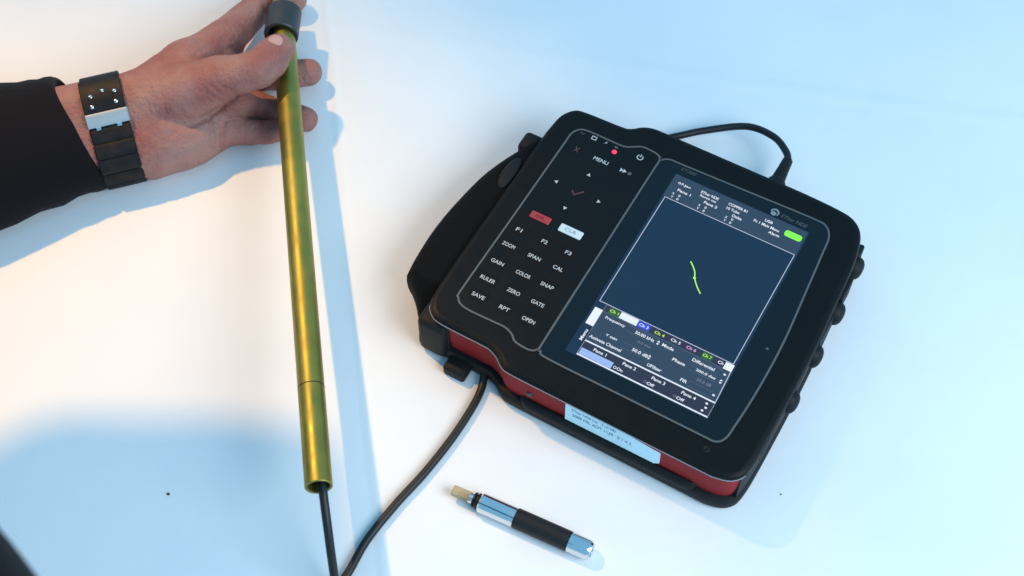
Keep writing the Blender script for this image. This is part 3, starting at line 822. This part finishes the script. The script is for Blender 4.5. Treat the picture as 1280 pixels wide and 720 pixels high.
# sleeve of the holding arm: loft of rings with soft wrinkles, open at the cuff
def ring_at(c, axis, wr, wu, tilt_up, seedv, n=72, amp=0.0, back=0.0):
    d = Vector(axis).normalized()
    e = Vector(tilt_up); e = (e - d * e.dot(d)).normalized(); q = d.cross(e)
    out = []
    for k in range(n):
        a = 2 * math.pi * k / n
        wob = 1 + amp * (math.sin(3 * a + seedv * 1.7) * .5 + math.sin(5 * a - seedv * 2.3) * .3 + math.sin(2 * a + seedv * .9) * .5)
        nv = e * math.cos(a) + q * math.sin(a)
        p = Vector(c) + e * (math.cos(a) * wr * wob) + q * (math.sin(a) * wu * wob) + d * (back * (max(0, nv.z) * 9.0 + max(0, math.cos(a)) * 4.0))
        out.append(p)
    return out
ca_, cb_ = Vector(at(106, 165, 24)), Vector(at(0, 196, 26))
axs = (cb_ - ca_).normalized()
wide = Vector(at(112, 128, 32)) - Vector(at(137, 194, 17))      # across the wrist, towards the thumb side
rings = []
stn = [(-1.5, 33.5, 21.5), (-3.2, 35.5, 23.5), (-2.5, 37.5, 25.5), (0, 38.6, 26.6), (4, 38.8, 27), (9, 38, 27), (16, 38.5, 28), (26, 40, 28), (40, 42, 29), (55, 44, 30), (75, 46, 31), (100, 48, 33), (140, 50, 38), (190, 52, 42)]
rings.append(ring_at(ca_ + axs * 14, axs, 31.5, 20, wide, 0, amp=0.01, back=1.0))
for t, wr, wu in stn:
    c = ca_ + axs * t
    c.z += (wu - 24) * 0.45
    rings.append(ring_at(c, axs, wr, wu, wide, t * 0.11, amp=0.012 + 0.022 * min(1, max(0, (t - 8) / 30)), back=max(0.0, min(1.0, 1 - (t - 2) / 32))))
for r in rings:
    for p in r: p.z = max(p.z, 0.4)
V, Fc = loft(rings, cap=False); n = 72
Fc.append(tuple(range((len(rings) - 1) * n, len(rings) * n)))
at_parent(mesh_obj('sleeve', V, Fc, M['knit'], None, True), person)
# upper arm, other sleeve, and an unseen torso shaped to cast the lower-left shadow
G = grid((-820, 40, -2), (-80, 720, 560), 7.0)
el = ca_ + axs * 185
f = chain(G, [(el.x, el.y, el.z + 8, 46), (-535, 440, 170, 62), (-540, 440, 330, 66)], 20)
f = smin(f, chain(G, [(-680, 380, 60, 120), (-640, 390, 300, 100), (-470, 470, 430, 62), (-385, 500, 440, 58)], 30), 40)
f = smin(f, chain(G, [(-470, 535, 445, 44), (-418, 574, 450, 44), (-374, 577, 452, 44)], 10), 12)  # unseen lobe placed to cast the lower-left shadow on the paper
f = smin(f, chain(G, [(-392, 602, 452, 20), (-346, 604, 452, 17), (-344, 540, 450, 18), (-380, 500, 445, 30)], 4), 8)  # unseen corner added to square off the right end of that shadow
f = smin(f, chain(G, [(-600, 360, 320, 80), (-420, 250, 335, 52), (-263, 190, 381, 38), (-184, 152, 372, 35), (-162, 128, 355, 34), (-132, 94, 334, 33)], 14), 30)
P, Q = surface_nets(f, np.array([-820, 40, -2]), 7.0)
P[:, 2] = np.maximum(P[:, 2], 0.5)
at_parent(fast_obj('sweater_and_shadow_caster', P, Q, M['knit']), person)

# ------------------------------------------------------------------ wrist watch (clasp side up)
WR, WU = Vector(at(131, 136, 34)), Vector(at(152, 187, 17.5))
wax = (Vector(at(190, 150, 25)) - Vector(at(112, 168, 25))).normalized()
e1 = (WU - WR); e1 = (e1 - wax * e1.dot(wax)); span = e1.length; e1.normalize()
e2 = wax.cross(e1)
if e2.z < 0: e2 = -e2
wc = (WR + WU) / 2
watch = empty('wristwatch', (wc.x, wc.y, 0))
tag(watch, 'black wide-band wristwatch with silver clasp on the holding wrist', 'watch')
RW = 19.0
def stadium(s, off=0.0):
    """point and outward normal at arc length s round the wrist, s=0 at the middle of the upper face"""
    r = RW + off
    per = 2 * span + 2 * math.pi * RW
    s = s % per
    half = span / 2
    if s < half: return e1 * s + e2 * r, e2
    s -= half
    if s < math.pi * RW:
        a = s / RW; nrm = e2 * math.cos(a) + e1 * math.sin(a); return e1 * half + nrm * r, nrm
    s -= math.pi * RW
    if s < span: return e1 * (half - s) - e2 * r, -e2
    s -= span
    if s < math.pi * RW:
        a = s / RW; nrm = -e2 * math.cos(a) - e1 * math.sin(a); return -e1 * half + nrm * r, nrm
    s -= math.pi * RW
    return e1 * (s - half) + e2 * r, e2
per = 2 * span + 2 * math.pi * RW
def band_piece(name, s0, s1, w, o0, o1, m, parent, seg=5, bev=0.5):
    rings = []
    for k in range(seg + 1):
        s = s0 + (s1 - s0) * k / seg
        sh = bev if k in (0, seg) else 0
        ring = []
        for ww, oo in ((-w / 2 + bev, o1 - sh), (w / 2 - bev, o1 - sh), (w / 2, o1 - bev - sh), (w / 2, o0), (-w / 2, o0), (-w / 2, o1 - bev - sh)):
            p, nr = stadium(s, oo); ring.append(wc + p + wax * ww)
        rings.append(ring)
    V, Fc = loft(rings)
    return at_parent(mesh_obj(name, V, Fc, m, None, True, 30), parent)
S_CL = -6.5
band_piece('strap', S_CL + 3.2, S_CL + per - 3.4, 23.5, 0.3, 2.0, M['watchband'], watch, 90, 0.4)
lk = S_CL + 5.4
k = 0
while k < 6:
    band_piece('link', lk, lk + 8.6, 24.6, 1.8, 3.6, M['watchband'], watch, 5, 0.8); lk += 9.1; k += 1
plate = band_piece('buckle_plate', S_CL - 25, S_CL - 4.4, 24.8, 1.8, 3.4, M['watchband'], watch, 8, 0.5)
clasp = band_piece('clasp', S_CL - 4.2, S_CL + 4.2, 25.8, 0.6, 4.2, M['satin'], watch, 5, 0.7)
for s, w in ((4.4, -6.5), (4.4, 6.0)):
    band_piece('clasp_lug', S_CL + s - 0.6, S_CL + s + 1.6, 3.2, 2.6, 4.0, M['chrome'], clasp, 3, 0.4).location += wax * (w * MM)
for s, w in ((-8, -7), (-8.4, 7.5), (-13.5, -6.5), (-14, 8), (-15.5, 1.0)):
    p, nr = stadium(S_CL + s, 3.3); c = wc + p + wax * w
    V, Fc = loft(lathe(c, c + nr * 3, [(0, 1.25), (0.45, 1.15), (0.75, 0.7), (0.85, 0.02)], 12))
    at_parent(mesh_obj('stud', V, Fc, M['chrome'], None, True, 40), plate)

# ------------------------------------------------------------------ crumbs on the paper
for (px, py, r), lab in zip(((210.5, 617.5, 0.8), (976.5, 618, 0.5)), ('tiny black crumb on the paper left of the brass tube', 'tiny grey speck on the paper right of the instrument corner')):
    bm = bmesh.new(); bmesh.ops.create_icosphere(bm, subdivisions=2, radius=r)
    p = at(px, py, r * 0.7)
    for v in bm.verts: v.co = Vector((v.co.x * random.uniform(.8, 1.2), v.co.y * random.uniform(.8, 1.2), v.co.z * 0.7)) + Vector(p)
    bm.verts.index_update()
    V = [tuple(v.co) for v in bm.verts]; Fc = [tuple(v.index for v in f_.verts) for f_ in bm.faces]; bm.free()
    tag(mesh_obj('crumb', V, Fc, M['crumb'] if px < 500 else M['glint_print']), lab, 'crumb', 'crumbs on the paper')
